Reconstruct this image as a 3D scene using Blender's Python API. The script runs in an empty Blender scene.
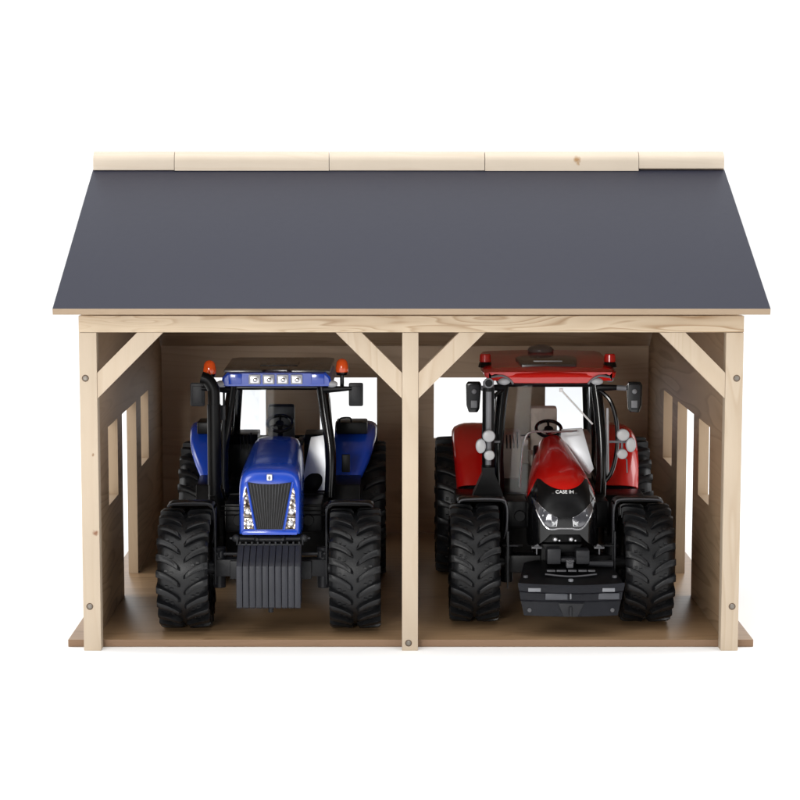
import bpy, bmesh, math, random
from mathutils import Vector, Matrix
random.seed(7)
S = bpy.context.scene
COL = S.collection
PI = math.pi
CM = 0.01
R = math.radians

# ------------------------------------------------------------------ materials
def newmat(name):
    m = bpy.data.materials.new(name); m.use_nodes = True
    nt = m.node_tree; nt.nodes.clear()
    out = nt.nodes.new('ShaderNodeOutputMaterial')
    b = nt.nodes.new('ShaderNodeBsdfPrincipled')
    nt.links.new(b.outputs[0], out.inputs[0])
    return m, nt, b

def N(nt, t, **kw):
    n = nt.nodes.new(t)
    for k, v in kw.items():
        if k.startswith('i_'): n.inputs[k[2:].replace('_', ' ')].default_value = v
        else: setattr(n, k, v)
    return n

def ramp(nt, stops):
    n = nt.nodes.new('ShaderNodeValToRGB')
    e = n.color_ramp.elements
    while len(e) < len(stops): e.new(0.5)
    for i, (p, c) in enumerate(stops):
        e[i].position = p
        e[i].color = (c[0], c[1], c[2], 1) if isinstance(c, tuple) else (c, c, c, 1)
    return n

def plastic(name, col, rough=.4, bump=.0, bscale=900, metallic=0, spec=.5, coat=0, vary=.12, dust=0):
    """moulded plastic / paint: base colour with faint mottling, uneven gloss, fine bump"""
    m, nt, b = newmat(name)
    tc = N(nt, 'ShaderNodeTexCoord')
    n1 = N(nt, 'ShaderNodeTexNoise', i_Scale=60.0, i_Detail=5.0)
    nt.links.new(tc.outputs['Object'], n1.inputs['Vector'])
    lo = tuple(c * (1 - vary) for c in col); hi = tuple(min(1, c * (1 + vary) + dust) for c in col)
    rp = ramp(nt, [(.3, lo), (.7, hi)])
    nt.links.new(n1.outputs['Fac'], rp.inputs[0]); nt.links.new(rp.outputs[0], b.inputs['Base Color'])
    n2 = N(nt, 'ShaderNodeTexNoise', i_Scale=180.0, i_Detail=6.0)
    nt.links.new(tc.outputs['Object'], n2.inputs['Vector'])
    rr = N(nt, 'ShaderNodeMapRange'); rr.inputs['To Min'].default_value = rough * (.8 if vary else .96); rr.inputs['To Max'].default_value = rough * (1.25 if vary else 1.04)
    nt.links.new(n2.outputs['Fac'], rr.inputs['Value']); nt.links.new(rr.outputs[0], b.inputs['Roughness'])
    b.inputs['Metallic'].default_value = metallic
    b.inputs['Specular IOR Level'].default_value = spec
    if coat:
        b.inputs['Coat Weight'].default_value = coat; b.inputs['Coat Roughness'].default_value = .06
    if bump:
        n3 = N(nt, 'ShaderNodeTexNoise', i_Scale=float(bscale), i_Detail=3.0)
        nt.links.new(tc.outputs['Object'], n3.inputs['Vector'])
        bp = N(nt, 'ShaderNodeBump', i_Strength=bump, i_Distance=.0004)
        nt.links.new(n3.outputs['Fac'], bp.inputs['Height']); nt.links.new(bp.outputs[0], b.inputs['Normal'])
    return m

def wood(name, light, dark, axis, rings=1.0, rough=.55, knots=(), contrast=1.0, ringpow=.55, fleck=.10):
    """planed wood: growth-ring bands stretched along `axis`, pores, knots"""
    m, nt, b = newmat(name)
    tc = N(nt, 'ShaderNodeTexCoord'); oi = N(nt, 'ShaderNodeObjectInfo')
    off = N(nt, 'ShaderNodeVectorMath', operation='MULTIPLY_ADD')
    comb = N(nt, 'ShaderNodeCombineXYZ')
    for k in range(3): nt.links.new(oi.outputs['Random'], comb.inputs[k])
    nt.links.new(comb.outputs[0], off.inputs[0]); off.inputs[1].default_value = (3.1, 5.7, 4.3)
    nt.links.new(tc.outputs['Object'], off.inputs[2])
    sc = [34.0 * rings] * 3; sc[axis] = 3.2 * rings
    mp = N(nt, 'ShaderNodeMapping'); mp.inputs['Scale'].default_value = sc
    nt.links.new(off.outputs[0], mp.inputs['Vector'])
    n1 = N(nt, 'ShaderNodeTexNoise', i_Scale=1.0, i_Detail=2.0, i_Roughness=.45, i_Distortion=.35)
    nt.links.new(mp.outputs[0], n1.inputs['Vector'])
    mu = N(nt, 'ShaderNodeMath', operation='MULTIPLY'); mu.inputs[1].default_value = 13.0
    nt.links.new(n1.outputs['Fac'], mu.inputs[0])
    fr = N(nt, 'ShaderNodeMath', operation='FRACT'); nt.links.new(mu.outputs[0], fr.inputs[0])
    band = ramp(nt, [(0, 0.0), (.62, .35), (.86, 1.0), (1.0, 0.0)])
    nt.links.new(fr.outputs[0], band.inputs[0])
    n0 = N(nt, 'ShaderNodeTexNoise', i_Scale=.35, i_Detail=1.0)
    nt.links.new(mp.outputs[0], n0.inputs['Vector'])
    vis = N(nt, 'ShaderNodeMapRange'); vis.inputs['From Min'].default_value = .38; vis.inputs['From Max'].default_value = .62
    vis.inputs['To Min'].default_value = .15 * contrast; vis.inputs['To Max'].default_value = ringpow * contrast
    nt.links.new(n0.outputs['Fac'], vis.inputs['Value'])
    bm_ = N(nt, 'ShaderNodeMath', operation='MULTIPLY')
    nt.links.new(band.outputs[0], bm_.inputs[0]); nt.links.new(vis.outputs[0], bm_.inputs[1])
    # pores / fibres
    sc2 = [1400.0] * 3; sc2[axis] = 60.0
    mp2 = N(nt, 'ShaderNodeMapping'); mp2.inputs['Scale'].default_value = sc2
    nt.links.new(off.outputs[0], mp2.inputs['Vector'])
    n2 = N(nt, 'ShaderNodeTexNoise', i_Scale=1.0, i_Detail=3.0); nt.links.new(mp2.outputs[0], n2.inputs['Vector'])
    ad = N(nt, 'ShaderNodeMath', operation='MULTIPLY_ADD'); ad.inputs[1].default_value = fleck
    nt.links.new(n2.outputs['Fac'], ad.inputs[0]); nt.links.new(bm_.outputs[0], ad.inputs[2])
    rp = ramp(nt, [(0.0, light), (1.0, dark)])
    nt.links.new(ad.outputs[0], rp.inputs[0])
    # blotches
    n3 = N(nt, 'ShaderNodeTexNoise', i_Scale=18.0, i_Detail=3.0); nt.links.new(off.outputs[0], n3.inputs['Vector'])
    hs = N(nt, 'ShaderNodeHueSaturation')
    vr = N(nt, 'ShaderNodeMapRange'); vr.inputs['To Min'].default_value = .9; vr.inputs['To Max'].default_value = 1.08
    nt.links.new(n3.outputs['Fac'], vr.inputs['Value']); nt.links.new(vr.outputs[0], hs.inputs['Value'])
    nt.links.new(rp.outputs[0], hs.inputs['Color'])
    colr = hs.outputs[0]
    for (kx, ky, kz, kr, kc) in knots:
        vm = N(nt, 'ShaderNodeVectorMath', operation='DISTANCE'); vm.inputs[1].default_value = (kx * CM, ky * CM, kz * CM)
        n4 = N(nt, 'ShaderNodeTexNoise', i_Scale=300.0); nt.links.new(tc.outputs['Object'], n4.inputs['Vector'])
        va = N(nt, 'ShaderNodeVectorMath', operation='MULTIPLY_ADD'); va.inputs[1].default_value = (.004,) * 3
        nt.links.new(n4.outputs['Color'], va.inputs[0]); 
        sh = N(nt, 'ShaderNodeVectorMath', operation='ADD'); sh.inputs[1].default_value = (-.002,) * 3
        nt.links.new(tc.outputs['Object'], sh.inputs[0]); nt.links.new(sh.outputs[0], va.inputs[2])
        nt.links.new(va.outputs[0], vm.inputs[0])
        mr = N(nt, 'ShaderNodeMapRange'); mr.inputs['From Min'].default_value = kr * CM * .3; mr.inputs['From Max'].default_value = kr * CM
        mr.inputs['To Min'].default_value = 1; mr.inputs['To Max'].default_value = 0
        nt.links.new(vm.outputs['Value'], mr.inputs['Value'])
        mx = N(nt, 'ShaderNodeMix', data_type='RGBA'); mx.inputs['B'].default_value = (*kc, 1)
        nt.links.new(mr.outputs[0], mx.inputs['Factor']); nt.links.new(colr, mx.inputs['A']); colr = mx.outputs['Result']
    nt.links.new(colr, b.inputs['Base Color'])
    b.inputs['Roughness'].default_value = rough
    bp = N(nt, 'ShaderNodeBump', i_Strength=.25, i_Distance=.0003)
    nt.links.new(n2.outputs['Fac'], bp.inputs['Height']); nt.links.new(bp.outputs[0], b.inputs['Normal'])
    return m

PINE_L, PINE_D = (.49, .402, .302), (.33, .222, .128)
MAT = {}
MAT['pine_x'] = wood('pine_horizontal', (.52, .42, .30), (.27, .165, .08), 0, 2.1, ringpow=1.0, contrast=.85)
MAT['pine_z'] = wood('pine_vertical', PINE_L, PINE_D, 2, .8, contrast=.55,
                     knots=[(-23.95, 0, 9.15, .28, (.22, .10, .05)), (-24.1, 0, 15.1, .13, (.25, .15, .08)), (-22.9, 0, 18.2, .1, (.3, .18, .1))])
MAT['pine_ridge'] = wood('pine_ridge', (.56, .48, .385), (.44, .34, .235), 0, .8, contrast=.6,
                         knots=[(14.2, 20.58, 37.4, .36, (.34, .20, .09)), (14.3, 20.58, 37.1, .2, (.38, .24, .12))])
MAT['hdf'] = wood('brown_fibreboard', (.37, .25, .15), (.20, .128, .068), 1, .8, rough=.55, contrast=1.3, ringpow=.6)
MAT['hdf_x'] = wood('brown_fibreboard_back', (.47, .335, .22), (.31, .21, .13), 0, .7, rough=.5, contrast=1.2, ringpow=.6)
MAT['edge'] = wood('board_cut_edge', (.33, .245, .165), (.24, .165, .10), 0, 2.5, rough=.7, contrast=.6)
MAT['edge_v'] = wood('board_cut_edge_vertical', (.39, .285, .185), (.30, .20, .12), 2, 2.5, rough=.7, contrast=.6)
MAT['floor_edge'] = wood('floor_cut_edge', (.23, .14, .082), (.155, .09, .05), 0, 2.5, rough=.7, contrast=.7)
MAT['floorboard'] = wood('floor_board_face', (.29, .185, .102), (.165, .10, .05), 0, 1.0, rough=.34, contrast=1.2, ringpow=.7)
MAT['roof'] = plastic('slate_grey_laminate', (.0125, .0140, .0275), .5, 0, 1500, vary=.0, spec=.33)
MAT['rubber'] = plastic('tyre_rubber', (.0055, .0058, .0068), .38, .25, 900, vary=.35, spec=.32)
MAT['black'] = plastic('black_plastic', (.004, .004, .0045), .34, .12, 1200, vary=.25, spec=.16)
MAT['gloss_black'] = plastic('glossy_black_plastic', (.003, .003, .0035), .18, 0, spec=.35, coat=.12)
MAT['dark_grey'] = plastic('dark_grey_plastic', (.015, .0155, .018), .4, .2, 1200, spec=.25)
MAT['weight'] = plastic('weight_grey_plastic', (.017, .0182, .025), .4, .25, 900, spec=.35)
MAT['mid_grey'] = plastic('mid_grey_plastic', (.16, .165, .18), .4, .1)
MAT['light_grey'] = plastic('light_grey_plastic', (.42, .43, .45), .35, .1)
MAT['silver'] = plastic('silver_plastic', (.62, .62, .64), .22, 0, metallic=.8, vary=.05)
MAT['steel'] = plastic('bolt_steel', (.22, .20, .175), .5, .2, 1500, metallic=1.0, vary=.2)
MAT['blue'] = plastic('royal_blue_paint', (.009, .060, .47), .22, 0, coat=.6, vary=.0)
MAT['red'] = plastic('signal_red_paint', (.58, .007, .005), .22, 0, coat=.5, vary=.0)
MAT['roof_dark'] = plastic('dark_roof_plastic', (.035, .028, .026), .25, .05, coat=.4)
MAT['tan'] = plastic('beige_seat_plastic', (.50, .42, .35), .6, .3, 600)
MAT['white'] = plastic('white_plastic', (.80, .80, .80), .3, 0, vary=.02)
MAT['screen_glare'] = plastic('screen_glare_white', (.9, .9, .91), .38, 0, metallic=.75, vary=.02)  # for the added panels that imitate windscreen reflections
MAT['hole'] = plastic('bolt_shade_brown', (.10, .06, .035), .8)  # brown that paints the shade around the bolt heads
MAT['orange'] = plastic('amber_beacon_plastic', (.75, .085, .01), .16, 0, coat=.5, vary=.05)
MAT['red_lens'] = plastic('red_beacon_plastic', (.48, .012, .008), .2, 0, coat=.5, vary=.05)
MAT['grille_rib'] = plastic('grille_rib_plastic', (.032, .033, .036), .4, spec=.3)
MAT['rim_blue'] = plastic('wheel_rim_plastic', (.55, .56, .58), .35, 0)

def lensmat():
    m, nt, b = newmat('headlamp_lens')
    tc = N(nt, 'ShaderNodeTexCoord'); v = N(nt, 'ShaderNodeTexVoronoi', i_Scale=260.0)
    nt.links.new(tc.outputs['Object'], v.inputs['Vector'])
    rp = ramp(nt, [(.0, (.62, .60, .58)), (.4, (.26, .22, .18)), (.8, (.03, .02, .015))])
    nt.links.new(v.outputs['Distance'], rp.inputs[0]); nt.links.new(rp.outputs[0], b.inputs['Base Color'])
    b.inputs['Metallic'].default_value = .75; b.inputs['Roughness'].default_value = .16
    bp = N(nt, 'ShaderNodeBump', i_Strength=.5, i_Distance=.001)
    nt.links.new(v.outputs['Distance'], bp.inputs['Height']); nt.links.new(bp.outputs[0], b.inputs['Normal'])
    return m
MAT['lens'] = lensmat()

def glassmat():
    m = bpy.data.materials.new('clear_cab_plastic'); m.use_nodes = True
    nt = m.node_tree; nt.nodes.clear()
    out = nt.nodes.new('ShaderNodeOutputMaterial')
    tr = N(nt, 'ShaderNodeBsdfTransparent'); tr.inputs[0].default_value = (.90, .91, .92, 1)
    gl = N(nt, 'ShaderNodeBsdfGlossy'); gl.inputs['Roughness'].default_value = .02
    fr = N(nt, 'ShaderNodeFresnel'); fr.inputs[0].default_value = 1.10
    mx = N(nt, 'ShaderNodeMixShader')
    tc = N(nt, 'ShaderNodeTexCoord'); n = N(nt, 'ShaderNodeTexNoise', i_Scale=25.0)
    bp = N(nt, 'ShaderNodeBump', i_Strength=.04, i_Distance=.002)
    nt.links.new(tc.outputs['Object'], n.inputs['Vector']); nt.links.new(n.outputs['Fac'], bp.inputs['Height'])
    nt.links.new(bp.outputs[0], gl.inputs['Normal'])
    nt.links.new(fr.outputs[0], mx.inputs[0]); nt.links.new(tr.outputs[0], mx.inputs[1]); nt.links.new(gl.outputs[0], mx.inputs[2])
    nt.links.new(mx.outputs[0], out.inputs[0])
    return m
MAT['glass'] = glassmat()
MAT['smoked'] = plastic('smoked_lens', (.07, .07, .08), .1, .5, 250, metallic=.3, coat=1.0, vary=.6)

# ------------------------------------------------------------------ mesh builder (all numbers in centimetres)
class MB:
    def __init__(s): s.bm = bmesh.new(); s.matfn = None
    def box(s, a, b, bev=.04):
        t = bmesh.new(); bmesh.ops.create_cube(t, size=1)
        for v in t.verts:
            v.co = Vector(((a[i] + b[i]) / 2 + v.co[i] * (b[i] - a[i]) for i in range(3)))
        s._bev(t, bev); s._join(t); return s
    def _bev(s, t, bev, seg=2):
        if bev: bmesh.ops.bevel(t, geom=list(t.edges), offset=bev, segments=seg, profile=.6, affect='EDGES', clamp_overlap=True)
    def _join(s, t):
        t.verts.ensure_lookup_table(); mp = {}
        for v in t.verts: mp[v.index] = s.bm.verts.new(v.co)
        t.verts.index_update(); mp = {}
        for v in list(s.bm.verts)[-len(t.verts):]: pass
        base = list(s.bm.verts)[-len(t.verts):]
        for f in t.faces:
            try: s.bm.faces.new([base[v.index] for v in f.verts])
            except ValueError: pass
        t.free()
    def prism(s, pts, axis, a0, a1, bev=.03):
        """pts: 2-D outline in the two other axes (in x,y,z order)"""
        t = bmesh.new()
        def mk(p, a):
            c = list(p); c.insert(axis, a); return t.verts.new(c)
        A = [mk(p, a0) for p in pts]; B = [mk(p, a1) for p in pts]
        n = len(pts)
        t.faces.new(A); t.faces.new(list(reversed(B)))
        for i in range(n): t.faces.new([A[(i + 1) % n], A[i], B[i], B[(i + 1) % n]])
        bmesh.ops.recalc_face_normals(t, faces=t.faces)
        s._bev(t, bev); s._join(t); return s
    def cyl(s, p0, p1, r0, r1=None, n=24, bev=.03):
        p0 = Vector(p0); p1 = Vector(p1); r1 = r0 if r1 is None else r1
        d = (p1 - p0); q = d.to_track_quat('Z', 'Y').to_matrix(); L = d.length
        bev = min(bev, r0 * .4, r1 * .4, L * .4)
        prof = [(0, 0), (r0 - bev, 0), (r0, bev), (r1, L - bev), (r1 - bev, L), (0, L)]
        rings = []
        for r, z in prof[1:-1]:
            rings.append([p0 + q @ Vector((r * math.cos(2 * PI * k / n), r * math.sin(2 * PI * k / n), z)) for k in range(n)])
        s.loft(rings); return s
    def loft(s, rings, cap=True, closed=True):
        V = [[s.bm.verts.new(p) for p in r] for r in rings]
        n = len(V[0])
        for a, b in zip(V, V[1:]):
            for k in range(n if closed else n - 1):
                s.bm.faces.new([a[k], a[(k + 1) % n], b[(k + 1) % n], b[k]])
        if cap and closed:
            s.bm.faces.new(list(reversed(V[0]))); s.bm.faces.new(V[-1])
        return s
    def tube(s, pts, r, n=12, rad=None):
        pts = [Vector(p) for p in pts]
        rings = []; up = None
        for i, p in enumerate(pts):
            d = (pts[min(i + 1, len(pts) - 1)] - pts[max(i - 1, 0)]).normalized()
            if up is None:
                up = d.orthogonal().normalized()
            up = (up - d * up.dot(d)).normalized(); w = d.cross(up)
            rr = rad[i] if rad else r
            rings.append([p + (up * math.cos(2 * PI * k / n) + w * math.sin(2 * PI * k / n)) * rr for k in range(n)])
        return s.loft(rings)
    def lathe_x(s, prof, yc, zc, n=64):
        """profile [(x, r)] turned about the X axis line (yc, zc); open strip"""
        rings = [[Vector((x, yc - r * math.cos(2 * PI * k / n), zc + r * math.sin(2 * PI * k / n))) for k in range(n)] for x, r in prof]
        return s.loft(rings, cap=False)
    def ball(s, c, rad, n=20, m=12):
        rings = []
        for j in range(1, m):
            a = PI * j / m
            rings.append([Vector((c[0] + rad[0] * math.sin(a) * math.cos(2 * PI * k / n), c[1] + rad[1] * math.sin(a) * math.sin(2 * PI * k / n), c[2] - rad[2] * math.cos(a))) for k in range(n)])
        return s.loft(rings)
    def torus(s, c, q, R0, r, n=36, m=10):
        rings = []
        for i in range(n + 1):
            a = 2 * PI * i / n
            rings.append([Vector(c) + q @ Vector(((R0 + r * math.cos(2 * PI * k / m)) * math.cos(a), (R0 + r * math.cos(2 * PI * k / m)) * math.sin(a), r * math.sin(2 * PI * k / m))) for k in range(m)])
        return s.loft(rings, cap=False)
    def obj(s, name, mat, parent=None, org=(0, 0, 0), sharp=34, weld=False, mats=None, matfn=None):
        if weld: bmesh.ops.remove_doubles(s.bm, verts=s.bm.verts, dist=1e-4)
        bmesh.ops.recalc_face_normals(s.bm, faces=s.bm.faces)
        for v in s.bm.verts: v.co = (v.co - Vector(org)) * CM
        s.bm.normal_update()
        for f in s.bm.faces: f.smooth = True
        for e in s.bm.edges:
            if len(e.link_faces) == 2 and e.calc_face_angle(0) > R(sharp): e.smooth = False
        me = bpy.data.meshes.new(name)
        if matfn:
            for f in s.bm.faces: f.material_index = matfn(f.normal, f.calc_center_median())
        s.bm.to_mesh(me); s.bm.free()
        me.materials.append(MAT[mat])
        for k in (mats or []): me.materials.append(MAT[k])
        o = bpy.data.objects.new(name, me); COL.objects.link(o)
        if parent: o.parent = parent
        return o

def smoothpath(pts, n=8):
    P = [Vector(p) for p in pts]; out = []
    for i in range(len(P) - 1):
        a = P[max(i - 1, 0)]; b = P[i]; c = P[i + 1]; d = P[min(i + 2, len(P) - 1)]
        for k in range(n):
            t = k / n
            out.append(.5 * ((2 * b) + (c - a) * t + (2 * a - 5 * b + 4 * c - d) * t * t + (3 * b - a - 3 * c + d) * t ** 3))
    out.append(P[-1]); return out
def interp(tab, y):
    """smooth (Catmull-Rom) lookup in rows (y, v1, v2, ...)"""
    if y <= tab[0][0]: return tab[0][1:]
    for i in range(len(tab) - 1):
        if y <= tab[i + 1][0]:
            a = tab[max(i - 1, 0)]; b = tab[i]; c = tab[i + 1]; d = tab[min(i + 2, len(tab) - 1)]
            t = (y - b[0]) / (c[0] - b[0]); r = []
            for k in range(1, len(b)):
                h = c[0] - b[0]
                mb = (c[k] - a[k]) / max(c[0] - a[0], 1e-6) * h; mc = (d[k] - b[k]) / max(d[0] - b[0], 1e-6) * h
                r.append((2 * t**3 - 3 * t * t + 1) * b[k] + (t**3 - 2 * t * t + t) * mb + (-2 * t**3 + 3 * t * t) * c[k] + (t**3 - t * t) * mc)
            return r
    return tab[-1][1:]
def thing(name, label, cat, org, group=None):
    o = bpy.data.objects.new(name, None); COL.objects.link(o)
    o.empty_display_size = .02
    o.location = Vector(org) * CM; o['label'] = label; o['category'] = cat
    if group: o['group'] = group
    return o

# ------------------------------------------------------------------ the shed
def build_shed():
    root = thing('toy_shed', 'pale pine toy farm shed with slate grey roof and two open bays', 'shed', (0, 0, 0))
    P = lambda mb, name, mat, par=root, **k: mb.obj(name, mat, par, (0, 0, 0), **k)
    # floor board
    P(MB().box((-26.4, 1.25, 0.02), (26.4, 50.3, .58), .04), 'floor_board', 'floorboard', mats=['floor_edge'],
      matfn=lambda n, c: 0 if abs(n.z) > .7 else 1)
    # side walls with openings: grid of cells, top follows the gable
    T = .85
    def gable(y):
        return 26.3 + (y + 1.5) * .4578 - .62 if y < 21 else 36.6 - (y - 21) * .616 - .66
    ys = [1.22, 9.1, 14.85, 17.85, 21.0, 27.5, 31.0, 36.85, 49.15]
    zs = [.585, 9.75, 16.1, 24.0]
    def hole(yi, zi):
        y0 = ys[yi]
        if y0 in (9.1, 31.0) and zi == 1: return True
        if y0 in (17.85, 21.0) and zi in (0, 1): return True
        return False
    for sx in (-1, 1):
        m = MB(); bm = m.bm
        xi = 24.0 if sx > 0 else -24.15; xo = xi + sx * T
        V = {}
        def vv(x, i, j):
            k = (x, i, j)
            if k not in V:
                z = zs[j] if j < 3 else gable(ys[i])
                V[k] = bm.verts.new((x, ys[i], z))
            return V[k]
        solid = lambda i, j: 0 <= i < len(ys) - 1 and 0 <= j < 3 and not hole(i, j)
        for i in range(len(ys) - 1):
            for j in range(3):
                if not solid(i, j): continue
                for x in (xo, xi): bm.faces.new([vv(x, i, j), vv(x, i + 1, j), vv(x, i + 1, j + 1), vv(x, i, j + 1)])
                for (di, dj, c) in ((-1, 0, ((i, j), (i, j + 1))), (1, 0, ((i + 1, j), (i + 1, j + 1))), (0, -1, ((i, j), (i + 1, j))), (0, 1, ((i, j + 1), (i + 1, j + 1)))):
                    if not solid(i + di, j + dj):
                        (a, b), (p, q) = c
                        bm.faces.new([vv(xo, a, b), vv(xo, p, q), vv(xi, p, q), vv(xi, a, b)])
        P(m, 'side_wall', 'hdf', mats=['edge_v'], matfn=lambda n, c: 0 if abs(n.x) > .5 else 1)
    # back wall with four windows
    xs = [-24.13, -19.45, -13.85, -8.5, -2.85, 2.8, 8.4, 13.8, 19.4, 23.99]
    zb = [.585, 10.0, 16.1, 19.25]
    m = MB(); bm = m.bm; V = {}
    def vb(y, i, j):
        k = (y, i, j)
        if k not in V: V[k] = bm.verts.new((xs[i], y, zb[j]))
        return V[k]
    solid = lambda i, j: 0 <= i < 9 and 0 <= j < 3 and not (j == 1 and i in (1, 3, 5, 7))
    for i in range(9):
        for j in range(3):
            if not solid(i, j): continue
            for y in (48.3, 49.15): bm.faces.new([vb(y, i, j), vb(y, i + 1, j), vb(y, i + 1, j + 1), vb(y, i, j + 1)])
            for (di, dj, c) in ((-1, 0, ((i, j), (i, j + 1))), (1, 0, ((i + 1, j), (i + 1, j + 1))), (0, -1, ((i, j), (i + 1, j))), (0, 1, ((i, j + 1), (i + 1, j + 1)))):
                if not solid(i + di, j + dj):
                    (a, b), (p, q) = c
                    bm.faces.new([vb(48.3, a, b), vb(48.3, p, q), vb(49.15, p, q), vb(49.15, a, b)])
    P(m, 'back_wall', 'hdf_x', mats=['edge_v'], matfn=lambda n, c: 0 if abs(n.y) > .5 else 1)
    # roof panels
    def slab(pts, name):
        P(MB().prism(pts, 0, -26.7, 26.7, .03), name, 'roof', mats=['edge', 'hdf_x'],
          matfn=lambda n, c: 0 if n.z > .6 else (2 if n.z < -.6 else 1))
    slab([(-1.5, 26.30), (20.95, 36.58), (20.95, 36.08), (-1.4, 25.84)], 'roof_panel')
    slab([(21.05, 36.62), (50.9, 18.2), (50.65, 17.85), (21.05, 36.08)], 'roof_panel')
    # ridge mouldings: five lengths end to end
    cuts = [-26.66, -19.78, -6.72, 6.42, 19.42, 26.66]
    for k in range(5):
        d = (.0, .05, .03, .07, -.14)[k]; y0 = 20.6 + (.02, -.04, .0, -.03, .05)[k]
        prof = [(y0, 36.52 - d)] + [(y0 + .9 - .9 * math.cos(R(a)), 37.25 + .83 * math.sin(R(a))) for a in range(0, 181, 12)] + [(y0 + 1.8, 36.4)]
        P(MB().prism(prof, 0, cuts[k] + .025, cuts[k + 1] - .025, 0), 'ridge_moulding', 'pine_ridge', sharp=50)
    # front frame
    P(MB().box((-25, 0, 24.42), (25, 1.2, 25.66), .04), 'front_beam', 'pine_x')
    posts = [(-25, -23.68), (-.68, .54), (23.68, 25)]
    bolts = [[(-24.55, 20.95), (-24.5, 3.45)], [(-.18, .6)], [(24.52, 20.95), (24.5, 3.45)]]
    for (x0, x1), bl in zip(posts, bolts):
        p = P(MB().box((x0, .0, 0), (x1, 1.2, 24.4), .05), 'post', 'pine_z')
        for bx, bz in bl:
            P(MB().cyl((bx, -.015, bz), (bx, .2, bz), .265, n=28, bev=.01), 'bolt_shade_ring', 'hole', p); m = MB(); m.cyl((bx, -.07, bz), (bx, .2, bz), .205, n=28, bev=.05)  # dark disc behind each bolt head paints its shadow ring
            m.cyl((bx, -.10, bz), (bx, .0, bz), .13, n=6, bev=.02)
            P(m, 'bolt', 'steel', p)
    def brace(x0, s):
        # 45 degree strut from post edge x0, leaning towards s; width measured vertically 1.9
        zt, w = 24.40, 1.95
        L = 3.05 if True else 0
        pts = [(x0, zt - L - w), (x0, zt - L), (x0 + s * L, zt), (x0 + s * (L + w), zt)]
        P(MB().prism(pts, 1, .06, 1.1, .03), 'brace', 'pine_brace')
    brace(-23.67, 1); brace(-.69, -1); brace(.55, 1); brace(23.67, -1)
    return root

def bracemat():
    m = wood('pine_brace', PINE_L, PINE_D, 2, .8, contrast=.6)
    return m
MAT['pine_brace'] = bracemat()

# ------------------------------------------------------------------ tractors
def tyre_mesh(x0, x1, yc, zc, Rr, lugs=22, phase=0, n=96):
    """carcass + two staggered rows of curved lugs, V pointing down at the front"""
    W = x1 - x0; xc = (x0 + x1) / 2; h = .37
    def rc(u):                                        # carcass radius, u = -1..1 across
        return (Rr - h) - .10 * u * u - (.42 * max(0, abs(u) - .80) / .20 if abs(u) > .80 else 0)
    m = MB()
    prof = [(-.34, Rr * .60), (-.40, Rr * .62), (-.47, Rr * .70), (-.50, Rr * .80)]
    prof += [(u * .5, rc(u)) for u in (-1, -.93, -.85, -.7, -.4, 0, .4, .7, .85, .93, 1)]
    prof += [(.50, Rr * .80), (.47, Rr * .70), (.40, Rr * .62), (.34, Rr * .60)]
    m.lathe_x([(xc + u * W, r) for u, r in prof], yc, zc, n)
    def pt(x, r, a): return Vector((x, yc - r * math.cos(a), zc + r * math.sin(a)))
    for sd in (-1, 1):
        for k in range(lugs):
            a0 = 2 * PI * (k + (.5 if sd > 0 else 0)) / lugs + phase
            rings = []
            for i in range(12):
                t = i / 11
                u = .07 + .97 * min(1, t / .9)
                a = a0 + (1.05 / Rr) * (1 - (1 - t) ** 1.9) * .95
                drop = 0
                if t > .9: drop = (t - .9) / .1
                base = rc(min(u, 1)) - .08 - drop * .55
                top = Rr - .06 * u * u - .10 * max(0, u - .9) * 5 - drop * .62
                if t > .9: u = 1.03
                grow = 1.0 if i > 1 else (.9 if i else .55)
                wb, wt = .27 / Rr, .21 / Rr
                wb *= (1 + .25 * t); wt *= (1 + .3 * t)
                hh = top if i else base + .24
                x = xc + sd * u * .5 * W
                rings.append([pt(x, base, a - wb * grow), pt(x, hh - .04, a - wt * grow), pt(x, hh, a - wt * grow * .6), pt(x, hh, a + wt * grow * .6), pt(x, hh - .04, a + wt * grow), pt(x, base, a + wb * grow)])
            m.loft(rings)
            # two small rubber nubs between the lugs
            for q in (.42, .62):
                a = a0 + (1.05 / Rr) * q * .9 + PI / lugs * .95
                x = xc + sd * q * .5 * W
                r = rc(q)
                m.loft([[pt(x - .12, r - .05, a - .03 / 1), pt(x - .12, r + .07, a - .02), pt(x - .12, r + .07, a + .02), pt(x - .12, r - .05, a + .03)],
                        [pt(x + .12, r - .05, a - .03), pt(x + .12, r + .07, a - .02), pt(x + .12, r + .07, a + .02), pt(x + .12, r - .05, a + .03)]])
    return m

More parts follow.
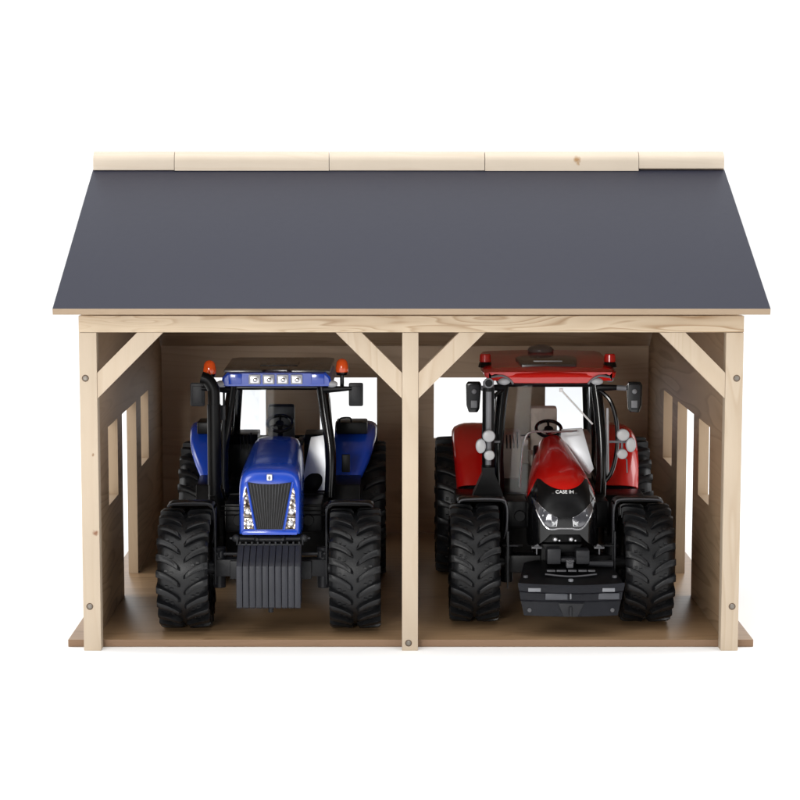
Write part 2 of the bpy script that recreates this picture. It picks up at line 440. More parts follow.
class Tractor:
    def __init__(s, name, label, org):
        s.root = thing(name, label, 'toy tractor', org, 'toy tractors parked in the shed')
        s.org = (0, org[1], org[2])
    def P(s, mb, name, mat, par=None, **k):
        return mb.obj(name, mat, par or s.root, s.org, **k)
    def wheel(s, x0, x1, yc, zc, Rr, rimmat, lugs=22, phase=0):
        t = s.P(tyre_mesh(x0, x1, yc, zc, Rr, lugs, phase), 'wheel', 'rubber', sharp=30)
        xc = (x0 + x1) / 2; W = x1 - x0; sd = 1 if xc > 0 else -1
        m = MB()
        m.lathe_x([(xc - .36 * W, Rr * .61), (xc - .33 * W, Rr * .55), (xc - .1 * W, Rr * .5), (xc + sd * .05 * W, Rr * .2), (xc + sd * .2 * W, Rr * .18), (xc + sd * .2 * W, .02)] if sd > 0 else
                  [(xc + .36 * W, Rr * .61), (xc + .33 * W, Rr * .55), (xc + .1 * W, Rr * .5), (xc - .05 * W, Rr * .2), (xc - .2 * W, Rr * .18), (xc - .2 * W, .02)], yc, zc, 48)
        m.lathe_x([(xc + sd * .36 * W, Rr * .61), (xc + sd * .33 * W, Rr * .54), (xc + sd * .0 * W, Rr * .5)], yc, zc, 48)
        s.P(m, 'rim', rimmat, t)
        m = MB()
        for k in range(8):
            a = 2 * PI * k / 8
            y, z = yc + Rr * .14 * math.cos(a), zc + Rr * .14 * math.sin(a)
            m.cyl((xc + sd * .18 * W, y, z), (xc + sd * .24 * W, y, z), .1, n=8, bev=.01)
        s.P(m, 'wheel_nut', 'steel', t)
    def fender(s, sd, mat, yc, zc, rad, xin, xo_tab, a0=22, a1=165, lip=.7, ck=1.0):
        rings = []
        n = 30
        for i in range(n + 1):
            al = a0 + (a1 - a0) * i / n
            xo = interp(xo_tab, al)[0]
            prof = [(xin, rad - .02), (xin + .3, rad + .04), ((xin + xo) / 2, rad + .06), (xo - .75 * ck, rad + .03), (xo - .4 * ck, rad - .07 * ck), (xo - .15 * ck, rad - .22 * ck), (xo - .02 * ck, rad - .45 * ck), (xo, rad - lip),
                    (xo - .14, rad - lip), (xo - .16 - .02 * ck, rad - .5 * ck), (xo - .14 - .16 * ck, rad - .1 - .22 * ck), (xo - .1 - .4 * ck, rad - .12 - .09 * ck), (xo - .8 * ck, rad - .14), ((xin + xo) / 2, rad - .1), (xin + .3, rad - .12), (xin, rad - .18)]
            rings.append([Vector((sd * x, yc - r * math.cos(R(al)), zc + r * math.sin(R(al)))) for x, r in prof])
        return s.P(MB().loft(rings), 'rear_fender', mat, sharp=50)
    def mudguard(s, sd, yc, zc, rad, xin, xout, rimmat, a0=79, a1=165):
        rings = []
        for i in range(21):
            al = R(a0 + (a1 - a0) * i / 20)
            e = .25 if i in (0,) else 0
            prof = [(xin, rad - .35), (xin + .12, rad - .1), (xin + .4, rad), (xout - .4, rad - e * .3), (xout - .1, rad - .12), (xout, rad - .3),
                    (xout - .12, rad - .3), (xout - .45, rad - .14), (xin + .45, rad - .14), (xin + .14, rad - .38)]
            rings.append([Vector((sd * x, yc - r * math.cos(al), zc + r * math.sin(al))) for x, r in prof])
        g = s.P(MB().loft(rings), 'front_mudguard', 'black', sharp=50)
        al = R(a0); Y = yc - rad * math.cos(al); Z = zc + rad * math.sin(al)
        pts = smoothpath([(sd * (xout - .1), Y, Z - .25), (sd * (xout - .6), Y, Z + .02), (sd * (xin + .5), Y, Z + .03), (sd * (xin + .02), Y, Z - .4), (sd * (xin - .08), Y + .1, Z - 1.4), (sd * (xin - .0), Y + .3, Z - 2.6), (sd * (xin + .15), Y + .6, Z - 3.2)], 6)
        s.P(MB().tube(pts, .07, 8), 'mudguard_rim', rimmat, g)
        m = MB(); m.box((min(sd * (xin - .15), sd * (xin - .02)), yc - .8, zc - 1.2), (max(sd * (xin - .15), sd * (xin - .02)), yc + .4, Z - .4), .03)
        s.P(m, 'mudguard_bracket', 'dark_grey', g)
        return g

def superU(a, zt, zb, n, k=40):
    """closed cross-section: straight lower sides, super-elliptic top"""
    pts = []
    mid = zb + (zt - zb) * .45
    for i in range(k + 1):
        t = PI * i / k
        c, s_ = math.cos(t), math.sin(t)
        x = a * math.copysign(abs(c) ** (2 / n), c); z = mid + (zt - mid) * abs(s_) ** (2 / n)
        pts.append((x, z))
    return [(a, zb)] + pts + [(-a, zb)]

def clip(polys, f):
    out = []
    for poly in polys:
        d = [f(p) for p in poly]; r = []
        for i in range(len(poly)):
            j = (i + 1) % len(poly)
            if d[i] >= 0: r.append(poly[i])
            if (d[i] >= 0) != (d[j] >= 0):
                t = d[i] / (d[i] - d[j]); r.append(poly[i].lerp(poly[j], t))
        if len(r) >= 3: out.append(r)
    return out

def polys_mb(polys, offset=0, thick=0):
    """MB from loose polygons, welded, optionally pushed out along normals and given thickness"""
    m = MB()
    for p in polys:
        q = []
        for v in p:
            if not q or (v - q[-1]).length > 1e-4: q.append(v)
        if len(q) > 2 and (q[0] - q[-1]).length < 1e-4: q.pop()
        if len(q) >= 3: m.bm.faces.new([m.bm.verts.new(v) for v in q])
    bmesh.ops.remove_doubles(m.bm, verts=m.bm.verts, dist=2e-3)
    bmesh.ops.recalc_face_normals(m.bm, faces=m.bm.faces)
    m.bm.normal_update()
    # make normals point outwards from the body axis
    s_ = sum(f.normal.y * -1 + f.normal.z for f in m.bm.faces)
    if s_ < 0: bmesh.ops.reverse_faces(m.bm, faces=m.bm.faces); m.bm.normal_update()
    if offset:
        for v in m.bm.verts: v.co += v.normal * offset
    if thick: bmesh.ops.solidify(m.bm, geom=list(m.bm.faces), thickness=thick)
    return m

def text_part(txt, size, loc, rot, mat, parent, org, name, depth=.0006):
    cu = bpy.data.curves.new(name, 'FONT'); cu.body = txt; cu.size = size * CM; cu.extrude = depth * .5
    cu.align_x = 'CENTER'; cu.align_y = 'CENTER'; cu.offset = .00003
    tmp = bpy.data.objects.new('tmp', cu); COL.objects.link(tmp)
    bpy.context.view_layer.update()
    me = bpy.data.meshes.new_from_object(tmp.evaluated_get(bpy.context.evaluated_depsgraph_get()))
    bpy.data.objects.remove(tmp)
    me.transform(Matrix.Translation((Vector(loc) - Vector(org)) * CM) @ rot.to_4x4())
    me.materials.clear(); me.materials.append(MAT[mat])
    o = bpy.data.objects.new(name, me); COL.objects.link(o); o.parent = parent
    return o

def common_cab(T, w_top, w_bot, y0, zroof, cx, seatmat, seat_top, trim, dash_h=13.6):
    """pillars, glass, seat, wheel, dash; cx = cab centre offset"""
    P = T.P; zb = 10.2
    m = MB()
    for s_ in (-1, 1):
        m.tube(smoothpath([(cx + s_ * (w_top + .25), y0 + .3, zroof), (cx + s_ * (w_top + .55), y0 - .1, 16.5), (cx + s_ * (w_bot + .2), y0 - .6, 13.2), (cx + s_ * (w_bot + .1), y0 - .8, zb - .6)], 6), .45, 14)
        m.tube([(cx + s_ * (w_top + .25), y0 + 9.4, zroof), (cx + s_ * (w_bot + .1), y0 + 10.2, zb)], .3, 10)
        m.tube([(cx + s_ * (w_top + .45), y0 + 5.2, zroof), (cx + s_ * (w_bot + .25), y0 + 5.4, zb)], .2, 10)
        m.tube([(cx + s_ * (w_bot + .1), y0 - .8, zb), (cx + s_ * (w_bot + .1), y0 + 10.2, zb + 1.6)], .28, 10)
        m.tube([(cx + s_ * (w_top + .3), y0 + .3, zroof - .1), (cx + s_ * (w_top + .3), y0 + 9.4, zroof - .1)], .25, 10)
    m.tube([(cx - w_top, y0 + 9.5, zroof - .2), (cx + w_top, y0 + 9.5, zroof - .2)], .22, 10)
    m.tube([(cx - w_bot, y0 + 10.1, 13.2), (cx + w_bot, y0 + 10.1, 13.2)], .16, 10)
    m.tube([(cx - w_top, y0 + .25, zroof - .1), (cx + w_top, y0 + .25, zroof - .1)], .2, 10)
    frame = P(m, 'cab_frame', 'gloss_black')
    # curved windscreen
    rings = []
    for i in range(13):
        t = i / 12; z = zroof - .15 + (zb - .2 - zroof) * t
        w = w_top + .1 + (w_bot - w_top) * (t ** .8); y = y0 + .15 - 1.1 * t
        row = []
        for k in range(17):
            u = -1 + 2 * k / 16
            row.append(Vector((cx + u * w, y - .55 * (1 - u * u), z)))
        rings.append(row)
    m = MB(); m.loft(rings, closed=False); bmesh.ops.solidify(m.bm, geom=list(m.bm.faces), thickness=.06)
    P(m, 'windscreen', 'glass', frame)
    for s_ in (-1, 1):
        m = MB(); m.prism([(y0 + .5, zroof - .3), (y0 + 9.3, zroof - .3), (y0 + 9.9, zb + 1.7), (y0 - .3, zb + .3)], 0, cx + s_ * (w_top + .62), cx + s_ * (w_top + .68), 0)
        P(m, 'side_window', 'glass', frame)
    m = MB(); m.box((cx - w_top, y0 + 9.75, 13.5), (cx + w_top, y0 + 9.81, zroof - .5), 0)
    P(m, 'rear_window', 'glass', frame)
    # lower cab body
    m = MB(); m.prism([(y0 - .7, 4.6), (y0 - .9, 9.9), (y0 + 3, 9.9), (y0 + 10, 10.8), (y0 + 10, 4.6)], 0, cx - w_bot, cx + w_bot, .1)
    P(m, 'cab_floor', 'black')
    for s_ in (-1, 1):
        m = MB()
        m.prism([(y0 + 5.2, 10), (y0 + 5.2, 13.2), (y0 + 6.2, 13.9), (y0 + 9.8, 13.9), (y0 + 9.8, 10)], 0, cx + s_ * 2.0, cx + s_ * (w_bot - .05), .12)
        P(m, 'side_console', trim)
    m = MB(); m.prism([(y0 + .2, 9.9), (y0 - .1, dash_h - .6), (y0 + .6, dash_h), (y0 + 1.6, dash_h + .25), (y0 + 2.1, dash_h - .2), (y0 + 1.5, 9.9)], 0, cx - 1.25, cx + 1.25, .15)
    P(m, 'dashboard', 'black')
    # seat
    m = MB(); ys = y0 + 5.2
    m.box((cx - 1.35, ys - 1.6, 11.4), (cx + 1.35, ys + 1.6, 12.5), .3)
    st = P(m, 'seat', seatmat)
    m = MB(); m.prism([(ys + .9, 12.3), (ys + 1.7, 12.3), (ys + 2.3, seat_top - .4), (ys + 1.9, seat_top), (ys + 1.3, seat_top - .2)], 0, cx - 1.15, cx + 1.15, .25)
    P(m, 'backrest', seatmat, st)
    for s_ in (-1, 1):
        m = MB(); m.box((cx + s_ * 1.75 - .22, ys - 1.2, 13.2), (cx + s_ * 1.75 + .22, ys + 1.5, 13.65), .12)
        P(m, 'armrest', seatmat, st)
    m = MB(); m.cyl((cx, ys, 10), (cx, ys, 11.5), .7)
    P(m, 'seat_post', 'black', st)
    # steering wheel
    q = Matrix.Rotation(R(32), 3, 'X'); c = Vector((cx + .1, y0 + 2.3, dash_h + 1.55))
    m = MB(); m.torus(c, q, 1.05, .15)
    sw = P(m, 'steering_wheel', 'gloss_black', weld=True)
    m = MB(); m.cyl(c - q @ Vector((0, 0, 2.3)), c, .28, .22); m.cyl(c - q @ Vector((0, 0, .18)), c + q @ Vector((0, 0, .05)), .38)
    for a in (90, 210, 330): m.tube([c - q @ Vector((0, 0, .05)), c + q @ Vector((1.05 * math.cos(R(a)), 1.05 * math.sin(R(a)), 0))], .1, 8)
    P(m, 'steering_column', 'black', sw)
    # levers and pedals
    m = MB()
    for k in range(4): m.tube([(cx - 3.3 + k * .3, y0 + 4.2, 12.9), (cx - 3.35 + k * .3, y0 + 4.0, 14.1 + .25 * (k == 3))], .06, 8)
    P(m, 'control_lever', 'black')
    return frame

def tiltp(m, z0):  # leans a reflection panel so it mirrors the key softbox
    for v in m.bm.verts: v.co.y += (v.co.z - z0) * .24 - v.co.x * .24

def wiper(T, par, x0, z0, x1, z1, y, mat):
    m = MB(); m.tube([(x0, y, z0), (x1, y - .3, z1)], .08, 8); m.box((x0 - .15, y - .15, z0 - .15), (x0 + .15, y + .15, z0 + .15), .04)
    T.P(m, 'wiper', mat, par)

def build_blue():
    zf = .6
    T = Tractor('toy_tractor', 'royal blue toy tractor with ribbed front weights parked in the left bay', (-10.95, 5.7, zf))
    T.root['group'] = 'toy tractors parked in the shed'
    P = T.P
    zc = zf + 4.75
    for s_ in (-1, 1):
        a, b = sorted((s_ * 4.72, s_ * 8.58))
        T.wheel(a, b, 5.72, zc, 4.75, 'rim_blue', 22, .1 if s_ > 0 else .16)
        a, b = sorted((s_ * 4.9, s_ * 8.95))
        T.wheel(a, b, 27.2, zf + 6.0, 6.0, 'rim_blue', 24, .05)
        T.mudguard(s_, 5.72, zc, 5.35, 4.45, 8.1, 'dark_grey')
        f = T.fender(s_, 'blue', 27.2, 6.5, 7.85, 4.55, [(20, 6.3), (45, 7.6), (70, 8.15), (100, 8.25), (165, 8.25)], 22, 160)
        m = MB(); x0, x1 = sorted((s_ * 4.7, s_ * 7.4)); m.box((x0, 23.2, 13.7), (x1, 26.2, 14.75), .15); P(m, 'fender_box', 'black', f)
        m = MB(); m.tube(smoothpath([(s_ * 5.0, 22.9, 14.7), (s_ * 5.1, 22.7, 15.15), (s_ * 5.9, 22.7, 15.2), (s_ * 6.0, 22.9, 14.8)], 5), .07, 8); P(m, 'grab_handle', 'black', f)
        m = MB(); m.box((min(s_ * 5.3, s_ * 6.0), 17.5, 11.2), (max(s_ * 5.3, s_ * 6.0), 17.8, 12.7), .06); P(m, 'reflector', 'black', f)
        m = MB(); m.prism([(15.5, 4), (15, 6.2), (16.5, 10.3), (20.2, 10.6), (20.5, 4)], 0, *sorted((s_ * 4.5, s_ * 6.9)), .15); P(m, 'step_unit', 'black')
    # chassis, axle
    m = MB(); m.box((-1.5, 4.2, 4.6), (1.5, 30, 8.0), .15); m.box((-1.9, 7.5, 7.4), (1.9, 15.5, 8.9), .1); m.box((-2.3, 22, 4), (2.3, 31, 9.5), .2)
    P(m, 'chassis', 'black')
    m = MB(); m.box((-4.4, 5.1, 4.75), (4.4, 6.5, 6.1), .1); m.box((1.95, 4.75, 4.6), (3.2, 5.3, 6.05), .08); m.box((-3.2, 4.75, 4.6), (-1.95, 5.3, 6.05), .08)
    for s_ in (-1, 1):
        m.cyl((s_ * 4.1, 5.7, 3.8), (s_ * 4.1, 5.7, 7.0), .5); m.cyl((s_ * 3.9, 5.7, 5.35), (s_ * 6.0, 5.7, 5.35), .55)
        m.tube([(s_ * 1.6, 4.9, 6.6), (s_ * 4.3, 4.9, 6.6)], .13, 8); m.cyl((s_ * 3.9, 4.75, 6.35), (s_ * 3.9, 4.75, 6.85), .2, n=12)
        m.tube([(s_ * 1.4, 9, 9.0), (s_ * 3.3, 10, 9.1), (s_ * 4.2, 13, 9.3)], .2, 8)
    ax = P(m, 'front_axle', 'dark_grey')
    m = MB(); m.cyl((-3, 27.2, 6.6), (3, 27.2, 6.6), 1.2); m.cyl((-6, 27.2, 6.6), (6, 27.2, 6.6), .7); P(m, 'rear_axle', 'black')
    # bonnet
    tab = [(3.60, 2.14, 12.10, 8.50), (3.66, 2.26, 12.50, 8.42), (3.85, 2.34, 12.90, 8.38), (4.3, 2.40, 13.25, 8.36), (5.2, 2.46, 13.48, 8.36), (8, 2.46, 13.8, 8.36), (12, 2.34, 14.15, 8.5), (15.6, 2.15, 14.5, 8.8), (16.6, 1.95, 14.42, 9.0)]
    rings = []
    yy = [3.60, 3.66, 3.74, 3.85, 4.0, 4.3, 4.7, 5.2, 6, 7, 8, 9, 10, 11, 12, 13, 14, 15, 15.6, 16.1, 16.6]
    for y in yy:
        a, zt, zb = interp(tab, y)
        nn = 4.4
        lean = lambda z: .10 * max(0, (z - 8.5)) if y < 4.4 else 0
        k = max(0, 1 - (y - 3.6) / .8)
        rings.append([Vector((x, y + k * .10 * max(0, z - 8.5), z)) for x, z in superU(a * (1), zt, zb, nn)])
    hood = P(MB().loft(rings), 'bonnet', 'blue', sharp=45)
    # grille: recessed-looking trapezoid with ribs
    def gy(z): return 3.60 + .10 * (z - 8.5)
    m = MB()
    A = [(-.98, 8.78), (.98, 8.78), (1.68, 12.42), (.8, 12.30), (0, 12.26), (-.8, 12.30), (-1.68, 12.42)]
    m.loft([[Vector((x, gy(z) - .10, z)) for x, z in A], [Vector((x, gy(z) + .05, z)) for x, z in A]])
    for k in range(13):
        t = -1 + 2 * (k + .5) / 13
        xt, xb = t * 1.62, t * .93
        zt = 12.24 + .12 * abs(t); wd = .075
        m.loft([[Vector((xb - wd * .6, gy(8.85) - .08, 8.85)), Vector((xb - wd * .2, gy(8.85) - .2, 8.85)), Vector((xb + wd * .2, gy(8.85) - .2, 8.85)), Vector((xb + wd * .6, gy(8.85) - .08, 8.85))],
                [Vector((xt - wd, gy(zt) - .08, zt)), Vector((xt - wd * .4, gy(zt) - .22, zt)), Vector((xt + wd * .4, gy(zt) - .22, zt)), Vector((xt + wd, gy(zt) - .08, zt))]])
    P(m, 'grille', 'black', hood, mats=['grille_rib'], matfn=lambda n, c: 1 if c.y / CM + T.org[1] < gy(c.z / CM + T.org[2]) - .13 else 0)
    # bright blue frame strips along the grille
    for s_ in (-1, 1):
        m = MB(); m.tube([(s_ * 1.10, gy(8.7) - .06, 8.7), (s_ * 1.79, gy(12.45) - .04, 12.45)], .10, 8); P(m, 'grille_frame', 'blue', hood)
        L = [(s_ * 1.24, 8.85), (s_ * 1.98, 8.85), (s_ * 2.02, 10.0), (s_ * 1.98, 11.4), (s_ * 1.86, 12.0), (s_ * 1.74, 11.9)]
        L = L if s_ > 0 else L[::-1]
        m = MB(); m.loft([[Vector((x, gy(z) - .08, z)) for x, z in L], [Vector((x, gy(z) + .08, z)) for x, z in L]])
        hl = P(m, 'headlight', 'lens', hood, sharp=20)
        m = MB()
        for (x, z, r) in ((1.62, 9.25, .24), (1.7, 10.15, .24), (1.82, 11.2, .13)): m.ball((s_ * x, gy(z) - .1, z), (r, .1, r))
        P(m, 'lamp', 'silver', hl)
        m = MB(); m.box((min(s_ * 1.32, s_ * 2.0), gy(9.72) - .13, 9.68), (max(s_ * 1.32, s_ * 2.0), gy(9.72), 9.74), 0)
        m.tube([(s_ * 1.22, gy(8.85) - .05, 8.82), (s_ * 1.98, gy(8.85) - .05, 8.82)], .03, 6)
        P(m, 'headlight_divider', 'black', hl)
    m = MB(); m.box((-2.15, 3.5, 8.34), (2.15, 3.75, 8.66), .1); P(m, 'bonnet_lip', 'blue', hood)
    # emblem: white rounded tablet with a leaf mark
    m = MB(); m.box((-.21, 3.68, 12.58), (.21, 4.1, 13.06), .09); em = P(m, 'emblem', 'white', hood)
    m = MB(); m.prism([(-.04, 12.66), (.04, 12.66), (.1, 12.82), (.03, 12.98), (-.08, 12.92), (-.1, 12.78)], 1, 3.655, 3.7, 0); P(m, 'emblem_mark', 'mid_grey', em)
    # front linkage above the weights
    m = MB(); m.cyl((-2.7, 4.1, 7.95), (-1.0, 4.1, 7.95), .2); m.cyl((1.0, 4.1, 7.95), (2.7, 4.1, 7.95), .2); m.cyl((-1.2, 4.3, 7.85), (1.2, 4.3, 7.85), .3)
    for s_ in (-1, 1):
        m.ball((s_ * 2.65, 4.0, 8.0), (.32, .3, .3)); m.cyl((s_ * 2.9, 4.0, 8.0), (s_ * 3.15, 4.0, 8.0), .1, n=12); m.cyl((s_ * 2.55, 3.8, 7.5), (s_ * 2.55, 3.8, 8.2), .09, n=10)
        m.tube([(s_ * 1.2, 4.0, 7.9), (s_ * 1.1, 3.75, 8.15)], .08, 8); m.cyl((s_ * 1.0, 3.8, 7.95), (s_ * 1.0, 3.7, 7.95), .14, n=12)
    P(m, 'front_linkage', 'dark_grey')
    # weights
    m = MB(); m.box((-2.0, 3.6, 7.2), (2.0, 4.8, 7.55), .05); m.box((-1.4, 4.0, 3.4), (1.4, 5.2, 7.3), .1)
    car = P(m, 'weight_carrier', 'black')
    w = 4.98 / 10
    for k in range(10):
        x0 = -2.49 + k * w
        m = MB(); m.prism([(1.5, 3.05), (1.6, 2.95), (4.2, 3.2), (4.3, 7.0), (4.1, 7.55), (3.6, 7.6), (1.85, 6.5), (1.5, 6.25)], 0, x0 + .02, x0 + w - .02, .05)
        wp = P(m, 'weight_plate', 'weight', car, sharp=25)
        wp.location.y = (-.02 + .03 * ((k * 7) % 3 - 1) * .6) * CM
    m = MB(); m.box((-2.45, 3.5, 7.5), (2.45, 3.7, 7.64), .02)
    for k in range(11):
        x = -2.3 + k * .46; m.box((x - .07, 3.45 - .0, 7.55), (x + .07, 3.75, 7.82), .03)
    P(m, 'toothed_rail', 'dark_grey', car)
    m = MB(); m.cyl((.12, 2.6, 2.45), (.12, 2.6, 3.3), .2, n=16); P(m, 'weight_pin', 'dark_grey', car)
    # cab
    frame = common_cab(T, 3.45, 4.25, 15.3, 18.7, 0, 'dark_grey', 16.5, 'black', 13.8)
    # pale added panel standing in for a windscreen reflection, lower right of the cab
    m = MB(); m.prism([(1.95, 9.9), (2.4, 12.6), (2.75, 14.3), (3.85, 14.5), (4.1, 10.0)], 1, 16.3, 16.42, .03); tiltp(m, 9.9); P(m, 'screen_glare_panel', 'screen_glare', frame)
    m = MB(); m.ball((3.1, 15.8, 10.3), (1.0, .3, 1.1)); P(m, 'inner_wheel_arch', 'black', frame)
    # roof
    def roofring(y, ins, zt, zb):
        a = 4.62 - ins; pts = []
        cr = .12
        base = [(-a + cr, zb), (a - cr, zb), (a, zb + cr * .6), (a - .12, zt - .4), (a - .55, zt), (-a + .55, zt), (-a + .12, zt - .4), (-a, zb + cr * .6)]
        return [Vector((x, y, z)) for x, z in base]
    m = MB(); m.loft([roofring(14.7, .22, 19.85, 18.82), roofring(14.85, .05, 19.92, 18.75), roofring(15.3, 0, 19.95, 18.75), roofring(26, 0, 19.75, 18.75), roofring(26.6, .3, 19.5, 18.9)])
    rf = P(m, 'cab_roof', 'blue', sharp=30)
    m = MB(); m.prism([(-4.4, 15.2), (-4.5, 25.7), (-3.9, 26.4), (3.9, 26.4), (4.5, 25.7), (4.4, 15.2), (1.2, 15.2), (.9, 15.9), (-.9, 15.9), (-1.2, 15.2)], 2, 19.8, 20.12, .12)
    P(m, 'roof_hatch', 'roof_dark', rf)
    m = MB(); m.box((-1.6, 18.5, 20.1), (1.6, 22, 20.22), .06); P(m, 'hatch_panel', 'roof_dark', rf)
    for x in (-1.8, -.65, .5, 1.66):
        m = MB(); m.box((x - .48, 14.5, 18.97), (x + .48, 14.85, 19.76), .08); wl = P(m, 'work_light', 'light_grey', rf)
        m = MB(); m.box((x - .36, 14.46, 19.07), (x + .36, 14.55, 19.64), .05); m.ball((x + .05, 14.44, 19.35), (.2, .08, .18)); P(m, 'lamp', 'silver', wl)
    for s_ in (-1, 1):
        m = MB(); m.box((min(s_ * 2.85, s_ * 3.95), 14.55, 18.95), (max(s_ * 2.85, s_ * 3.95), 14.8, 19.85), .1); P(m, 'roof_corner_cap', 'blue', rf)
        m = MB(); m.ball((s_ * 4.55, 15.0, 18.95), (.5, .35, .3)); P(m, 'marker_lamp', 'light_grey', rf)
    # mirrors
    for s_ in (-1, 1):
        m = MB(); m.tube([(s_ * 3.9, 15.2, 18.45), (s_ * 5.2, 14.9, 18.55), (s_ * 6.2, 14.8, 18.6)], .2, 10, rad=[.3, .24, .16]); m.box((min(s_ * 5.0, s_ * 4.0), 15, 18.6), (max(s_ * 5.0, s_ * 4.0), 15.2, 18.95), .05)
        arm = P(m, 'mirror_arm', 'black')
        m = MB(); x = s_ * 6.55; m.box((x - .6, 14.85, 17.1), (x + .6, 15.25, 19.05), .15); m.box((x - .42, 14.78, 17.35), (x + .42, 14.9, 18.8), .05)
        mi = P(m, 'mirror', 'dark_grey', arm)
        m = MB(); m.box((x - .5, 15.24, 17.2), (x + .5, 15.29, 18.9), 0); P(m, 'mirror_glass', 'silver', mi)
    # beacons
    for x, y in ((-5.45, 14.0), (5.38, 16.0)):
        z = 19.9 if x < 0 else 19.85
        m = MB(); m.cyl((x, y, 18.6), (x, y, z), .17, n=14); m.cyl((x, y, z - .25), (x, y, z), .46, .5); 
        bb = P(m, 'beacon', 'gloss_black')
        rings = [[Vector((x + r * math.cos(2 * PI * k / 24), y + r * math.sin(2 * PI * k / 24), z + zz)) for k in range(24)] for r, zz in ((.50, 0), (.54, .12), (.51, .5), (.45, .82), (.32, 1.02), (.1, 1.12))]
        P(MB().loft(rings), 'beacon_dome', 'orange', bb)
    # exhaust
    m = MB(); m.tube(smoothpath([(-4.95, 12, 9.8), (-4.95, 12, 13), (-4.95, 12, 18.2), (-5.05, 12, 19.0), (-5.45, 12, 19.6), (-5.95, 12, 19.8)], 6), .5, 20)
    ex = P(m, 'exhaust_pipe', 'black')
    m = MB(); m.tube([(-4.95, 12, 11), (-4.95, 12, 17.6)], .56, 20); P(m, 'exhaust_shield', 'black', ex)
    m = MB(); m.cyl((-4.6, 12.4, 8.5), (-4.95, 12, 10.3), .7, .55); P(m, 'exhaust_base', 'black', ex)
    m = MB(); m.tube([(-4.25, 13, 10.5), (-4.25, 13.4, 18.4)], .1, 8); m.box((-4.5, 12.8, 16.2), (-4.1, 13.2, 17.4), .05); P(m, 'air_hose', 'dark_grey', ex)
    # engine side clutter
    for s_ in (-1, 1):
        m = MB()
        m.box((s_ * 3.0 - .9, 9, 7.6), (s_ * 3.0 + .9, 13.8, 9.9), .15); m.cyl((s_ * 2.8, 8.7, 8.6), (s_ * 2.8, 9.2, 8.6), .45)
        for k in range(3): m.tube([(s_ * 2.3, 8.9, 9 + k * .35), (s_ * 4.2, 8.9 + k * .1, 9 + k * .35)], .06, 6)
        P(m, 'engine_block', 'black')
    return T

